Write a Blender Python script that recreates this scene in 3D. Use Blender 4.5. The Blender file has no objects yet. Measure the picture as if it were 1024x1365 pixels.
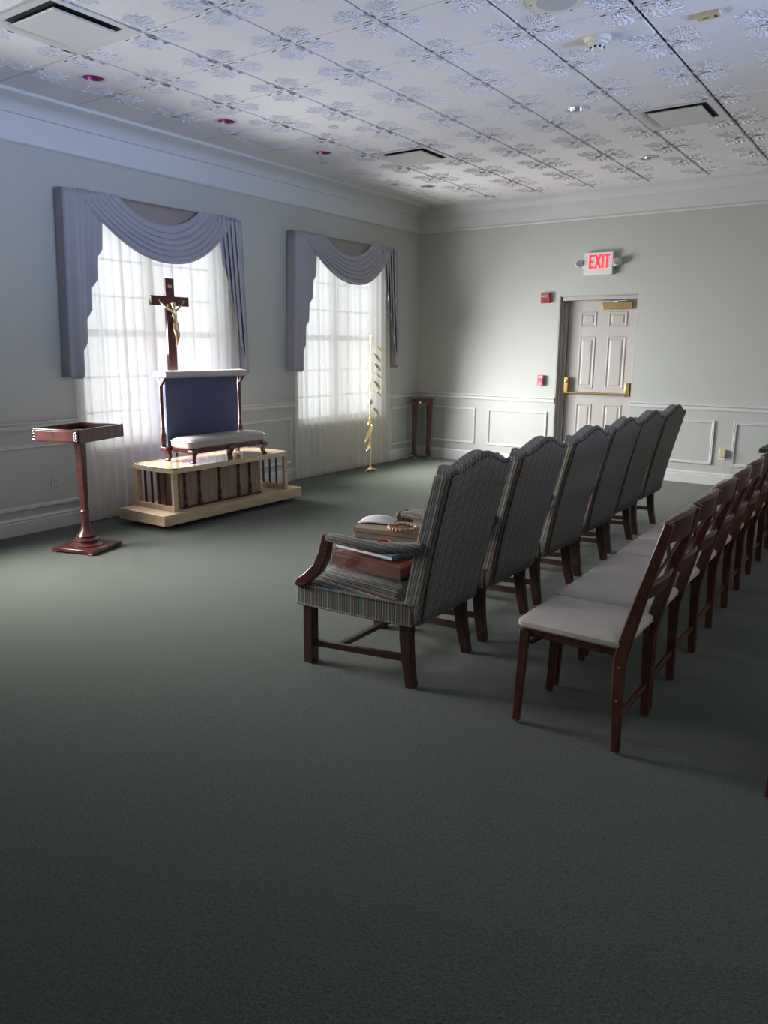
import bpy, math, random
from mathutils import Vector, Matrix
random.seed(7)
S = bpy.context.scene
COL = S.collection
PI = math.pi

# ------------------------------------------------------------------ camera
def rot(yaw, pit, rol):
    cy, sy = math.cos(yaw), math.sin(yaw)
    f = Vector((sy*math.cos(pit), cy*math.cos(pit), -math.sin(pit)))
    r = Vector((cy, -sy, 0)); u = r.cross(f)
    return (math.cos(rol)*r+math.sin(rol)*u, -math.sin(rol)*r+math.cos(rol)*u, f)
r_, u_, f_ = rot(-0.60826, 0.21070, 0.00725)
cam = bpy.data.objects.new('camera', bpy.data.cameras.new('camera'))
COL.objects.link(cam)
M = Matrix.Identity(4)
for k in range(3):
    M[k][0] = r_[k]; M[k][1] = u_[k]; M[k][2] = -f_[k]
M[0][3], M[1][3], M[2][3] = 5.736, -9.0138, 1.4728
cam.matrix_world = M
cam.data.sensor_fit = 'VERTICAL'; cam.data.sensor_height = 36
cam.data.lens = 36*1029.84/1365
cam.data.clip_start = 0.05
S.camera = cam

# ------------------------------------------------------------------ world, daylight, exposure
S.view_settings.view_transform = 'Standard'
S.view_settings.look = 'None'
S.view_settings.gamma = 1
S.view_settings.use_curve_mapping = False
S.view_settings.exposure = 0.0
w = bpy.data.worlds.new('world'); S.world = w; w.use_nodes = True
w.node_tree.nodes['Background'].inputs[0].default_value = (0.90, 0.95, 1.0, 1)
w.node_tree.nodes['Background'].inputs[1].default_value = 2.2
WINDOWS = [(-4.33, 0), (-1.66, 0), (-7.00, 0), (-9.67, 0)]
LPOW = [82, 108, 82]                                                  # watts per window
LANG = [9, 18, 24]; LSPR = [93, 110, 92]
for (wy, _), pw, an, sp in zip(WINDOWS, LPOW, LANG, LSPR):
    for ky in range(5):                                              # daylight the sheers pass on: sky light falling to the floor, ground light rising to the ceiling
        for kz in range(4):
            ld = bpy.data.lights.new('area_light', 'AREA'); ld.shape = 'RECTANGLE'
            ld.size = .33; ld.size_y = .28; ld.energy = pw/20*(1.05, 1.15, .95, .50)[kz]; ld.color = (0.97, 0.97, 0.98)
            ld.spread = math.radians(sp)
            lo = bpy.data.objects.new('area_light', ld); COL.objects.link(lo)
            lo.location = (0.22, wy-.60+.30*ky, .84+.36*kz)
            lo.rotation_euler = (0, -PI/2+math.radians(((32, 26, 12, -24) if wy != -1.66 else (27, 19, 9, -24))[kz]), math.radians(an))

ADDED_WIN = [-4.6, -7.6]                                                  # windows added in the unseen right wall to carry a cool fill
for wy in ADDED_WIN:  # blue fill lamp added outside each opening to lift the window wall
    ld = bpy.data.lights.new('area_light', 'AREA'); ld.shape = 'RECTANGLE'
    ld.size = 1.9; ld.size_y = 1.6; ld.energy = 40; ld.color = (0.42, 0.58, 1.0); ld.spread = math.radians(46)
    lo = bpy.data.objects.new('area_light', ld); COL.objects.link(lo)
    lo.location = (9.5, wy, 1.6); lo.rotation_euler = (0, PI/2+math.radians(17), 0)

# ------------------------------------------------------------------ materials
def mat(name, col=(.5,.5,.5), rough=.6, metal=0., spec=.5, bump=None, coat=0., sheen=0., emit=None, estr=0.):
    m = bpy.data.materials.new(name); m.use_nodes = True
    nt = m.node_tree; b = nt.nodes['Principled BSDF']
    b.inputs['Base Color'].default_value = (*col, 1)
    b.inputs['Roughness'].default_value = rough
    b.inputs['Metallic'].default_value = metal
    b.inputs['Specular IOR Level'].default_value = spec
    b.inputs['Coat Weight'].default_value = coat
    b.inputs['Sheen Weight'].default_value = sheen
    if emit:
        b.inputs['Emission Color'].default_value = (*emit, 1); b.inputs['Emission Strength'].default_value = estr
    if bump:
        sc, st, dist = bump
        tc = nt.nodes.new('ShaderNodeTexCoord'); n = nt.nodes.new('ShaderNodeTexNoise')
        n.inputs['Scale'].default_value = sc; n.inputs['Detail'].default_value = 3
        bp = nt.nodes.new('ShaderNodeBump'); bp.inputs['Strength'].default_value = st; bp.inputs['Distance'].default_value = dist
        nt.links.new(tc.outputs['Object'], n.inputs['Vector'])
        nt.links.new(n.outputs['Fac'], bp.inputs['Height']); nt.links.new(bp.outputs[0], b.inputs['Normal'])
    return m
def mix_noise(m, c1, c2, scale, vec=(1,1,1), detail=4, lo=.35, hi=.65, distort=0):
    nt = m.node_tree; b = nt.nodes['Principled BSDF']
    tc = nt.nodes.new('ShaderNodeTexCoord'); mp = nt.nodes.new('ShaderNodeMapping'); mp.inputs['Scale'].default_value = vec
    n = nt.nodes.new('ShaderNodeTexNoise'); n.inputs['Scale'].default_value = scale; n.inputs['Detail'].default_value = detail
    n.inputs['Distortion'].default_value = distort
    r = nt.nodes.new('ShaderNodeValToRGB')
    r.color_ramp.elements[0].position = lo; r.color_ramp.elements[0].color = (*c1, 1)
    r.color_ramp.elements[1].position = hi; r.color_ramp.elements[1].color = (*c2, 1)
    nt.links.new(tc.outputs['Object'], mp.inputs['Vector']); nt.links.new(mp.outputs[0], n.inputs['Vector'])
    nt.links.new(n.outputs['Fac'], r.inputs['Fac']); nt.links.new(r.outputs[0], b.inputs['Base Color'])
    return m

m_wall = mat('wall_paint', (.47,.485,.45), .75, bump=(220,.12,.001))
m_white = mat('trim_paint', (.62,.61,.60), .45)
m_frieze = mat('frieze_paint', (.62,.63,.62), .6)
m_tile = mat('ceiling_tile', (.80,.775,.79), .9, bump=(130,.8,.004))
m_grid = mat('ceiling_grid', (.50,.49,.50), .7)
m_gridgap = mat('ceiling_grid_gap', (.05,.05,.05), .8)
m_carpet = mix_noise(mat('carpet', rough=1., spec=.1, sheen=.4, bump=(420,.9,.006)), (.030,.041,.026), (.090,.104,.068), 120, detail=6, lo=.38, hi=.62)
m_door = mat('door_paint', (.46,.43,.405), .45)
m_jamb = mat('jamb_paint', (.45,.42,.38), .5)
m_mahog = mix_noise(mat('mahogany', rough=.28, coat=.3), (.045,.012,.010), (.105,.028,.022), 9, (1,1,8), 5)
m_mahogx = mix_noise(mat('mahogany_long_grain', rough=.25, coat=.4), (.050,.014,.012), (.12,.034,.028), 9, (1,8,1), 5)
m_dkwood = mix_noise(mat('dark_leg_wood', rough=.35, coat=.15), (.026,.009,.009), (.060,.018,.016), 10, (8,8,1), 4)
m_chairwood = mix_noise(mat('cherry_chair_wood', rough=.33, coat=.2), (.060,.016,.010), (.125,.034,.019), 8, (6,6,1), 4)
m_oak = mix_noise(mat('pale_oak', rough=.42, coat=.1), (.50,.36,.22), (.66,.50,.33), 5, (9,1.1,9), 6, distort=.6)
m_oaktop = mix_noise(mat('polished_oak_top', rough=.12, coat=.8), (.50,.37,.22), (.68,.52,.34), 5, (9,1.1,9), 6, distort=.6)
m_panelwood = mix_noise(mat('panel_wood', rough=.5), (.24,.16,.11), (.34,.24,.17), 5, (6,6,.8), 5)
m_brass = mat('brass', (.75,.52,.22), .28, 1.)
m_gold = mat('gold_metal', (.95,.72,.30), .28, 1.)
m_bronze = mat('cast_gilt_metal', (.70,.55,.32), .38, 1.)
m_chrome = mat('chrome', (.85,.85,.86), .12, 1.)
m_vinyl = mat('cream_vinyl', (.43,.39,.36), .38, coat=.1)
m_seatvinyl = mix_noise(mat('cream_seat_vinyl', rough=.5), (.56,.48,.40), (.63,.55,.47), 6)
m_dark = mat('dark_void', (.012,.012,.013), .8)
m_black = mat('black_rubber', (.02,.02,.02), .6)
m_plastic = mat('off_white_plastic', (.72,.69,.60), .45)
m_whitepl = mat('white_plastic', (.75,.74,.72), .4)
m_almond = mat('almond_plastic', (.62,.50,.30), .4)
m_red = mat('alarm_red_plastic', (.42,.03,.04), .35)
m_pinkred = mat('pale_red_plastic', (.62,.16,.22), .35)
m_lens = mat('clear_lens', (.42,.44,.48), .12, .6, coat=.6)
m_exit = mat('exit_red', (.8,.02,.03), .5, emit=(1,.02,.04), estr=2.2)
m_pink = mat('pink_reflector', (.55,.13,.27), .3, .7)
m_silver = mat('silver_reflector', (.70,.70,.69), .2, .95)
m_blue = mat('blue_velvet_panel', (.065,.075,.165), .85, sheen=.4)
m_orange = mix_noise(mat('orange_red_cover', rough=.4), (.50,.13,.07), (.66,.21,.12), 14)
m_mag = mix_noise(mat('printed_magazine_cover', rough=.3), (.03,.04,.07), (.10,.22,.36), 9, lo=.45, hi=.6)
m_paper = mat('paper', (.74,.70,.64), .8)
m_kraft = mat('kraft_folder', (.34,.24,.16), .8)
m_rose = mat('rose_glass', (.62,.20,.15), .3)
m_bead = mix_noise(mat('bead_wood', rough=.4), (.42,.20,.11), (.66,.42,.26), 60)
m_greencloth = mat('dark_green_cloth', (.045,.065,.052), .7)

def fabric_translucent(name, col, trans, transp, rough=.9):
    m = bpy.data.materials.new(name); m.use_nodes = True
    nt = m.node_tree; nt.nodes.clear()
    o = nt.nodes.new('ShaderNodeOutputMaterial'); d = nt.nodes.new('ShaderNodeBsdfDiffuse'); t = nt.nodes.new('ShaderNodeBsdfTranslucent')
    tp = nt.nodes.new('ShaderNodeBsdfTransparent')
    d.inputs[0].default_value = (*col, 1); t.inputs[0].default_value = (*col, 1); tp.inputs[0].default_value = (1,1,1,1)
    a = nt.nodes.new('ShaderNodeMixShader'); a.inputs[0].default_value = trans
    b = nt.nodes.new('ShaderNodeMixShader'); b.inputs[0].default_value = transp
    nt.links.new(d.outputs[0], a.inputs[1]); nt.links.new(t.outputs[0], a.inputs[2])
    nt.links.new(a.outputs[0], b.inputs[1]); nt.links.new(tp.outputs[0], b.inputs[2]); nt.links.new(b.outputs[0], o.inputs[0])
    return m
m_sheer = fabric_translucent('sheer_voile', (.90,.875,.83), .62, .15)
m_swag = fabric_translucent('swag_fabric', (.43,.43,.475), .10, .0)
m_board = fabric_translucent('valance_face_fabric', (.42,.38,.36), .30, .0)

def glass(name, col=(1,1,1), f=.06, rough=.03):
    m = bpy.data.materials.new(name); m.use_nodes = True
    nt = m.node_tree; nt.nodes.clear()
    o = nt.nodes.new('ShaderNodeOutputMaterial'); g = nt.nodes.new('ShaderNodeBsdfGlossy'); t = nt.nodes.new('ShaderNodeBsdfTransparent')
    g.inputs['Roughness'].default_value = rough; t.inputs[0].default_value = (*col, 1)
    a = nt.nodes.new('ShaderNodeMixShader'); a.inputs[0].default_value = f
    nt.links.new(t.outputs[0], a.inputs[1]); nt.links.new(g.outputs[0], a.inputs[2]); nt.links.new(a.outputs[0], o.inputs[0])
    return m
m_glass = glass('window_glass')
m_clear = glass('clear_plastic', (.88,.86,.87), .26, .14)

def stripes(name, axis, period=.066):
    m = bpy.data.materials.new(name); m.use_nodes = True
    nt = m.node_tree; b = nt.nodes['Principled BSDF']; b.inputs['Roughness'].default_value = .8; b.inputs['Sheen Weight'].default_value = .2
    b.inputs['Specular IOR Level'].default_value = .25
    tc = nt.nodes.new('ShaderNodeTexCoord'); s = nt.nodes.new('ShaderNodeVectorMath'); s.operation = 'DOT_PRODUCT'; s.inputs[1].default_value = axis; nt.links.new(tc.outputs['Object'], s.inputs[0])
    ad = nt.nodes.new('ShaderNodeMath'); ad.operation = 'ADD'; ad.inputs[1].default_value = 10.
    mu = nt.nodes.new('ShaderNodeMath'); mu.operation = 'MULTIPLY'; mu.inputs[1].default_value = 1/period
    fr = nt.nodes.new('ShaderNodeMath'); fr.operation = 'FRACT'
    r = nt.nodes.new('ShaderNodeValToRGB'); r.color_ramp.interpolation = 'CONSTANT'
    cs = [(0,(.34,.30,.22)),(.07,(.022,.026,.032)),(.12,(.17,.18,.16)),(.26,(.05,.06,.065)),(.31,(.17,.18,.16)),(.42,(.42,.38,.29)),
          (.48,(.022,.026,.032)),(.54,(.20,.115,.08)),(.66,(.30,.22,.16)),(.72,(.022,.026,.032)),(.77,(.15,.155,.135)),(.88,(.05,.06,.065)),(.93,(.15,.155,.135))]
    e = r.color_ramp.elements
    e[0].position = 0; e[0].color = (*cs[0][1], 1); e[1].position = cs[1][0]; e[1].color = (*cs[1][1], 1)
    for p, c in cs[2:]:
        q = e.new(p); q.color = (*c, 1)
    nt.links.new(s.outputs['Value'], ad.inputs[0]); nt.links.new(ad.outputs[0], mu.inputs[0]); nt.links.new(mu.outputs[0], fr.inputs[0])
    nt.links.new(fr.outputs[0], r.inputs['Fac']); nt.links.new(r.outputs[0], b.inputs['Base Color'])
    return m
m_sy = stripes('striped_fabric_seat', (0,1,0))
m_sx = stripes('striped_fabric_side', (1,.35,0))
m_sb = stripes('striped_fabric_back', (1,1,-.215))
m_sa = stripes('striped_fabric_arm', (.05,.8,1), .05)

# ------------------------------------------------------------------ mesh helpers
class MB:
    def __init__(s): s.v = []; s.f = []
    def add(s, vs, fs):
        n = len(s.v); s.v += [tuple(v) for v in vs]; s.f += [tuple(i+n for i in f) for f in fs]; return s
    def box(s, a, b):
        x0,x1 = sorted((a[0],b[0])); y0,y1 = sorted((a[1],b[1])); z0,z1 = sorted((a[2],b[2]))
        return s.add([(x0,y0,z0),(x1,y0,z0),(x1,y1,z0),(x0,y1,z0),(x0,y0,z1),(x1,y0,z1),(x1,y1,z1),(x0,y1,z1)],
              [(0,3,2,1),(4,5,6,7),(0,1,5,4),(1,2,6,5),(2,3,7,6),(3,0,4,7)])
    def loft(s, rings, cap=True, close=True):
        n = len(rings[0]); vs = [p for r in rings for p in r]; fs = []
        for i in range(len(rings)-1):
            for j in range(n if close else n-1):
                k = (j+1) % n
                fs.append((i*n+j, i*n+k, (i+1)*n+k, (i+1)*n+j))
        if cap and close:
            fs.append(tuple(range(n-1,-1,-1))); fs.append(tuple((len(rings)-1)*n+j for j in range(n)))
        return s.add(vs, fs)
    def beam(s, pts, w, d, side=(0,1,0)):
        """rectangular section swept along pts; side = direction of width"""
        rings = []; P = [Vector(p) for p in pts]; sd = Vector(side).normalized()
        for i, p in enumerate(P):
            t = (P[min(i+1,len(P)-1)]-P[max(i-1,0)]).normalized(); n = t.cross(sd).normalized()
            ww = w[i] if isinstance(w,(list,tuple)) else w; dd = d[i] if isinstance(d,(list,tuple)) else d
            rings.append([p+sd*ww/2+n*dd/2, p-sd*ww/2+n*dd/2, p-sd*ww/2-n*dd/2, p+sd*ww/2-n*dd/2])
        return s.loft(rings)
    def tube(s, pts, r, n=10, cap=True):
        P = [Vector(p) for p in pts]; rings = []; prev = None
        for i, p in enumerate(P):
            t = (P[min(i+1,len(P)-1)]-P[max(i-1,0)]).normalized()
            if prev is None:
                a = Vector((0,0,1)) if abs(t.z) < .9 else Vector((1,0,0))
                u = t.cross(a).normalized()
            else:
                u = (prev - t*prev.dot(t)).normalized()
            prev = u; v = t.cross(u); rr = r[i] if isinstance(r,(list,tuple)) else r
            rings.append([p+u*math.cos(2*PI*k/n)*rr+v*math.sin(2*PI*k/n)*rr for k in range(n)])
        return s.loft(rings, cap)
    def lathe(s, prof, c=(0,0,0), n=24, ax='z'):
        rings = []
        for r, z in prof:
            ring = []
            for k in range(n):
                a = 2*PI*k/n; q = (r*math.cos(a), r*math.sin(a), z)
                if ax == 'x': q = (z, r*math.cos(a), r*math.sin(a))
                if ax == 'y': q = (r*math.sin(a), z, r*math.cos(a))
                ring.append((q[0]+c[0], q[1]+c[1], q[2]+c[2]))
            rings.append(ring)
        return s.loft(rings)
    def grid(s, fn, nu, nv):
        vs = [fn(i/nu, j/nv) for i in range(nu+1) for j in range(nv+1)]
        fs = [(i*(nv+1)+j, (i+1)*(nv+1)+j, (i+1)*(nv+1)+j+1, i*(nv+1)+j+1) for i in range(nu) for j in range(nv)]
        return s.add(vs, fs)
    def prism(s, poly, y0, y1, ax='y'):
        def q(a,b,t): return (a,t,b) if ax=='y' else ((t,a,b) if ax=='x' else (a,b,t))
        return s.loft([[q(a,b,y0) for a,b in poly],[q(a,b,y1) for a,b in poly]])
    def obj(s, name, m, parent=None, bevel=0, sub=0, solid=0, angle=35, flat=False):
        me = bpy.data.meshes.new(name); me.from_pydata([tuple(v) for v in s.v], [], s.f); me.validate(); me.update()
        import bmesh
        bm = bmesh.new(); bm.from_mesh(me); bmesh.ops.recalc_face_normals(bm, faces=bm.faces); bm.to_mesh(me); bm.free()
        if not flat:
            me.polygons.foreach_set('use_smooth', [True]*len(me.polygons)); me.set_sharp_from_angle(angle=math.radians(angle))
        me.materials.append(m)
        o = bpy.data.objects.new(name, me); COL.objects.link(o)
        if parent: o.parent = parent
        if solid:
            k = o.modifiers.new('solid','SOLIDIFY'); k.thickness = solid; k.offset = 0
        if bevel:
            k = o.modifiers.new('bevel','BEVEL'); k.width = bevel; k.segments = 2; k.limit_method = 'ANGLE'; k.angle_limit = math.radians(40)
        if sub:
            k = o.modifiers.new('sub','SUBSURF'); k.levels = sub; k.render_levels = sub
        return o
def box(name, a, b, m, parent=None, bevel=0, **k): return MB().box(a,b).obj(name, m, parent, bevel, **k)
def tag(o, label=None, cat=None, group=None, kind=None):
    if label: o['label'] = label
    if cat: o['category'] = cat
    if group: o['group'] = group
    if kind: o['kind'] = kind
    return o
def empty(name, loc, rz=0):
    o = bpy.data.objects.new(name, None); COL.objects.link(o); o.location = loc; o.rotation_euler = (0,0,rz); o.empty_display_size = .1
    return o
def structure(o, label, cat):
    o['kind'] = 'structure'; o['label'] = label; o['category'] = cat; return o
def kids(o): return [c for c in bpy.data.objects if c.parent == o]
def copy_tree(o, parent=None):
    ch = kids(o); c = o.copy(); COL.objects.link(c); c.parent = parent
    for k in ch: copy_tree(k, c)
    return c
def smooth(t): return t*t*(3-2*t)

# ------------------------------------------------------------------ room shell
XR, YF, H = 9.0, -11.4, 3.231
TH = .2
WZ0, WZ1, WHW = .60, 2.52, .80                                     # window opening
m_carpet.node_tree.nodes['Principled BSDF'].inputs['Sheen Roughness'].default_value = .35
structure(box('floor', (-TH,YF-TH,-.1), (XR+TH,.35,0), m_carpet), 'dark green carpeted floor across the whole room', 'floor')
# window wall, openings left free
b = MB(); ys = sorted([(wy-WHW, wy+WHW) for wy,_ in WINDOWS]); y = YF
for a,c in ys:
    b.box((-TH,y,0),(0,a,3.4)); b.box((-TH,a,0),(0,c,WZ0)); b.box((-TH,a,WZ1),(0,c,3.4)); y = c
b.box((-TH,y,0),(0,.35,3.4))
structure(b.obj('wall_left', m_wall, flat=True), 'pale grey green wall holding the curtained windows', 'wall')
DX0, DX1, DZ = 1.987, 2.925, 2.08
b = MB().box((0,0,0),(DX0,.2,3.4)).box((DX1,0,0),(XR,.2,3.4)).box((DX0,0,DZ),(DX1,.2,3.4)).box((DX0-.1,.2,0),(DX1+.1,.35,2.3))
structure(b.obj('wall_back', m_wall, flat=True), 'pale grey green wall around the white exit door', 'wall')
b = MB(); y = YF
for wy in reversed(ADDED_WIN):  # openings cut for the added fill windows
    b.box((XR,y,0),(XR+TH,wy-WHW,3.4)); b.box((XR,wy-WHW,0),(XR+TH,wy+WHW,WZ0)); b.box((XR,wy-WHW,WZ1),(XR+TH,wy+WHW,3.4)); y = wy+WHW
b.box((XR,y,0),(XR+TH,.35,3.4))
structure(b.obj('wall_right', m_wall, flat=True), 'pale grey green wall on the chair side', 'wall')
structure(box('wall_front', (-TH,YF-TH,0),(XR+TH,YF,3.4), m_wall, flat=True), 'pale grey green wall behind the viewer', 'wall')

# ceiling: solid slab, T-bar grid and embossed lay-in tiles in one mesh
T = .61; GX, GY = -.0592, -5.7777
gap = .0055
def node(i,j): return GX+i*T, GY+j*T
VENTS = [(2,-1),(2,5),(6,5)]
tiles = MB(); random.seed(3)
tiles.box((-TH,YF-TH,H+.13),(XR+TH,.35,H+.2))
for j in range(-9, 10): tiles.box((0,GY+j*T-.012,H+.004),(XR,GY+j*T+.012,H+.008))
JT = 9                                                               # last grid line before the exit wall
j0 = -9
HOLES = [(1,0),(1,2),(1,4),(1,7),(5,4),(5,7)]
def holed(x0,y0,x1,y1):
    g = gap; n = 32; cx,cy = (x0+x1)/2,(y0+y1)/2; h = T/2-g; rings = []
    def sq(z,ins):
        out = []
        for k in range(n):
            a = 2*PI*k/n; c_,s_ = math.cos(a),math.sin(a); m = max(abs(c_),abs(s_)); out.append((cx+c_/m*(h-ins),cy+s_/m*(h-ins),z))
        return out
    def ci(z,r): return [(cx+r*math.cos(2*PI*k/n),cy+r*math.sin(2*PI*k/n),z) for k in range(n)]
    tiles.loft([sq(H+.014,0),sq(H+.003,0),sq(H,.004),ci(H,.078),ci(H+.014,.078)], cap=False)
def tile(x0,y0,x1,y1):
    g = gap; t = .004
    q = .0085; a = [(x0+q,y0+g),(x1-q,y0+g),(x1-q,y1-g),(x0+q,y1-g)]
    c = [(x0+q+t,y0+g+t),(x1-q-t,y0+g+t),(x1-q-t,y1-g-t),(x0+q+t,y1-g-t)]
    tiles.loft([[(p[0],p[1],H+.014) for p in a],[(p[0],p[1],H+.003) for p in a],[(p[0],p[1],H) for p in c]])
# one corner motif: raised leaf strokes, drawn in the corner's own frame (s along the diagonal, t across)
def stroke(pts, wd, h=.006):
    P = [Vector((p[0],p[1],0)) for p in pts]; out = []
    for i,p in enumerate(P):
        d = (P[min(i+1,len(P)-1)]-P[max(i-1,0)]).normalized(); n = Vector((-d.y,d.x,0)); k = i/(len(P)-1)
        ww = .72*wd*(.35+.65*math.sin(PI*min(1,.15+k*.85)))*.5
        out.append((p-n*ww, p, p+n*ww, h*(.6+.4*math.sin(PI*k))))
    return out
MOT = []
def curl(x,y,ang,length,bend,wd,n=6):
    pts = [(x,y)]; a = ang
    for k in range(n):
        x += math.cos(a)*length/n; y += math.sin(a)*length/n; a += bend/n; pts.append((x,y))
    MOT.append(stroke(pts, wd))
def branch(x,y,ang,length,bend,wd,sg,n=6):
    curl(x,y,ang,length,bend,wd,n)
    a = ang; k = 0
    for k in range(1,n):
        x += math.cos(a)*length/n; y += math.sin(a)*length/n; a += bend/n
        L = .026*(1-.35*k/n)
        curl(x,y,a+.85,L,.7,.009,2); curl(x,y,a-.85,L,-.7,.009,2)
    x += math.cos(a)*length/n; y += math.sin(a)*length/n
    curl(x,y,a,.022,.3,.010,2)
for sg in (1,-1):
    for s0,y0,ang,L,bd,wd in [(.015,.006,1.25,.110,-1.1,.010),(.045,.004,.80,.105,-.5,.010),(.085,.003,.55,.075,.5,.009),(-.01,.012,1.62,.120,.9,.010)]:
        branch(s0, y0*sg, ang*sg, L, bd*sg, wd, sg)
    curl(.02,.10*sg,.2*sg,.085,3.2*sg,.009,8); curl(-.03,.045*sg,1.2*sg,.075,-2.8*sg,.009,7); curl(.0,.02*sg,2.3*sg,.05,-1.8*sg,.009,5)
branch(-.02,0,0,.185,0,.011,1,6)
def emboss(cx, cy, sx, sy):
    d = Vector((sx,sy,0)).normalized(); n = Vector((-d.y,d.x,0))      # from the corner toward the tile centre
    o = Vector((cx,cy,0)) + d*.098
    for st in MOT:
        vs = []; fs = []
        for L,C,R,h in st:
            for p,z in ((L,H+.001),(C,H-h),(R,H+.001)):
                lim = max(.004, p.x+.098-.022); q = o + d*p.x + n*max(-lim, min(lim, p.y)); vs.append((q.x,q.y,z))
        for i in range(len(st)-1):
            k = i*3; fs += [(k,k+1,k+4,k+3),(k+1,k+2,k+5,k+4)]
        tiles.add(vs, fs)
nx = int((XR-GX)/T)
for i in range(1, nx+1):
    for j in range(j0, JT+1):
        if (i,j) in VENTS: continue
        x0,y0 = node(i,j); x1,y1 = node(i+1,j+1)
        if j == JT: y1 = -.11
        x1 = min(x1, XR)
        (holed if (i,j) in HOLES else tile)(x0,y0,x1,y1)
        if j < JT and x1-x0 > .6 and x0 < 7.2 and y0 > -7.7:
            emboss(x0,y0,1,1); emboss(x1,y0,-1,1); emboss(x1,y1,-1,-1); emboss(x0,y1,1,-1)
            if x0 < 7 and y0 > -8:
                for (a,c) in (((x0+.045,y0+.17),(x0+.045,y1-.17)),((x1-.045,y0+.17),(x1-.045,y1-.17))):
                    tiles.add([(a[0]-.004,a[1],H+.001),(a[0],a[1],H-.0008),(a[0]+.004,a[1],H+.001),(c[0]-.004,c[1],H+.001),(c[0],c[1],H-.0008),(c[0]+.004,c[1],H+.001)],[(0,1,4,3),(1,2,5,4)])
for j in range(j0, JT+1):                                             # plain border tiles along the window wall
    x1,y0 = node(1,j); y1 = y0+T if j < JT else -.11
    tile(.16,y0,x1,y1)
me = bpy.data.meshes.new('ceiling'); me.from_pydata(tiles.v,[],tiles.f); me.materials.append(m_tile); me.materials.append(m_gridgap)
for k in range(6): me.polygons[k].material_index = 1
me.materials.append(m_grid)
for k in range(6,6+19*6): me.polygons[k].material_index = 2
ceil = bpy.data.objects.new('ceiling', me); COL.objects.link(ceil)
structure(ceil, 'embossed white lay-in tile ceiling in a square grid', 'ceiling')

# crown, frieze and lower bead: one profile per wall, mitred in the corner
prof = [(0,2.918),(.014,2.918),(.026,2.928),(.026,2.940),(.012,2.944),(.012,2.952),(.004,2.954),(.004,3.118),(.022,3.121),(.030,3.135),(.042,3.155),(.066,3.177),(.105,3.192),(.150,3.199),(.170,3.205),(.200,3.210),(.210,3.238),(0,3.238)]
def crown(name, label, kx, ky, wall):
    rings = []
    if wall == 'W':
        rings = [[(d*kx,YF,z) for d,z in prof],[(d*kx,-d*ky,z) for d,z in prof]]
    elif wall == 'E':
        rings = [[(d*kx,-d*ky,z) for d,z in prof],[(XR-d*kx,-d*ky,z) for d,z in prof]]
    elif wall == 'R':
        rings = [[(XR-d*kx,-d*ky,z) for d,z in prof],[(XR-d*kx,YF,z) for d,z in prof]]
    structure(MB().loft(rings).obj(name, m_frieze, angle=25), label, 'moulding')
crown('trim_1', 'deep crown moulding and pale frieze above the windows', 1.0, .58, 'W')
crown('trim_2', 'white frieze and crown moulding above the exit door', 1.0, .58, 'E')
crown('trim_3', 'crown moulding and frieze along the chair side wall', 1.0, .58, 'R')

# chair rail, baseboard, picture-frame mouldings
rail_p = [(0,.815),(.010,.815),(.016,.826),(.016,.842),(.010,.848),(.014,.856),(.030,.866),(.030,.877),(0,.877)]
base_p = [(0,0),(.018,0),(.018,.100),(.013,.106),(.016,.118),(.010,.130),(.004,.137),(0,.137)]
def run_w(name, prof, y0, y1, label, cat):
    structure(MB().prism(prof, y0, y1, 'y').obj(name, m_white, angle=25), label, cat)
def run_e(name, prof, x0, x1, label, cat):
    structure(MB().loft([[(x0,-d,z) for d,z in prof],[(x1,-d,z) for d,z in prof]]).obj(name, m_white, angle=25), label, cat)
run_w('trim_4', rail_p, -6.1, -5.15, 'white chair rail left of the large curtained window', 'moulding')
run_w('trim_5', rail_p, -3.50, -2.48, 'white chair rail between the two curtained windows', 'moulding')
run_w('trim_6', rail_p, -.85, 0, 'white chair rail between far window and corner', 'moulding')
run_e('trim_7', rail_p, 0, DX0, 'white chair rail left of the exit door', 'moulding')
run_e('trim_8', rail_p, DX1, XR, 'white chair rail right of the exit door', 'moulding')
run_w('baseboard_left', base_p, YF, 0, 'white baseboard under the windows', 'baseboard')
run_e('baseboard_back', base_p, 0, DX0, 'white baseboard left of the exit door', 'baseboard')
run_e('baseboard_back.001', base_p, DX1, XR, 'white baseboard right of the exit door', 'baseboard')
def frame(wall, a0, a1, z0, z1, name, label):
    p = [(0,0),(0,.008),(.006,.016),(.012,.012),(.022,.014),(.030,.006),(.030,0)]       # (inwards, proud)
    b = MB()
    for k in range(4):
        rings = []
        for e in range(2):
            ring = []
            for t,d in p:
                c = [(a0+t,z0+t),(a1-t,z0+t),(a1-t,z1-t),(a0+t,z1-t)][(k+e)%4]
                ring.append((d,c[0],c[1]) if wall=='W' else (c[0],-d,c[1]))
            rings.append(ring)
        b.loft(rings, cap=False)
    structure(b.obj(name, m_white, angle=25), label, 'moulding')
frame('W',-6.6,-5.12,.195,.703,'trim_9','rectangular wall moulding left of the large window')
frame('W',-3.45,-2.585,.195,.703,'trim_10','rectangular wall moulding between the two windows')
frame('W',-.66,-.095,.195,.703,'trim_11','rectangular wall moulding beside the dark corner stand')
frame('E',.140,.905,.232,.703,'trim_12','rectangular wall moulding on exit wall nearest the corner')
frame('E',1.085,1.905,.232,.703,'trim_13','rectangular wall moulding just left of the exit door')
frame('E',3.02,3.862,.222,.708,'trim_14','rectangular wall moulding just right of the exit door')
frame('E',4.060,4.90,.222,.708,'trim_15','rectangular wall moulding right of the wall outlet')
frame('E',5.10,5.94,.222,.708,'trim_16','rectangular wall moulding far right on the exit wall')

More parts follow.
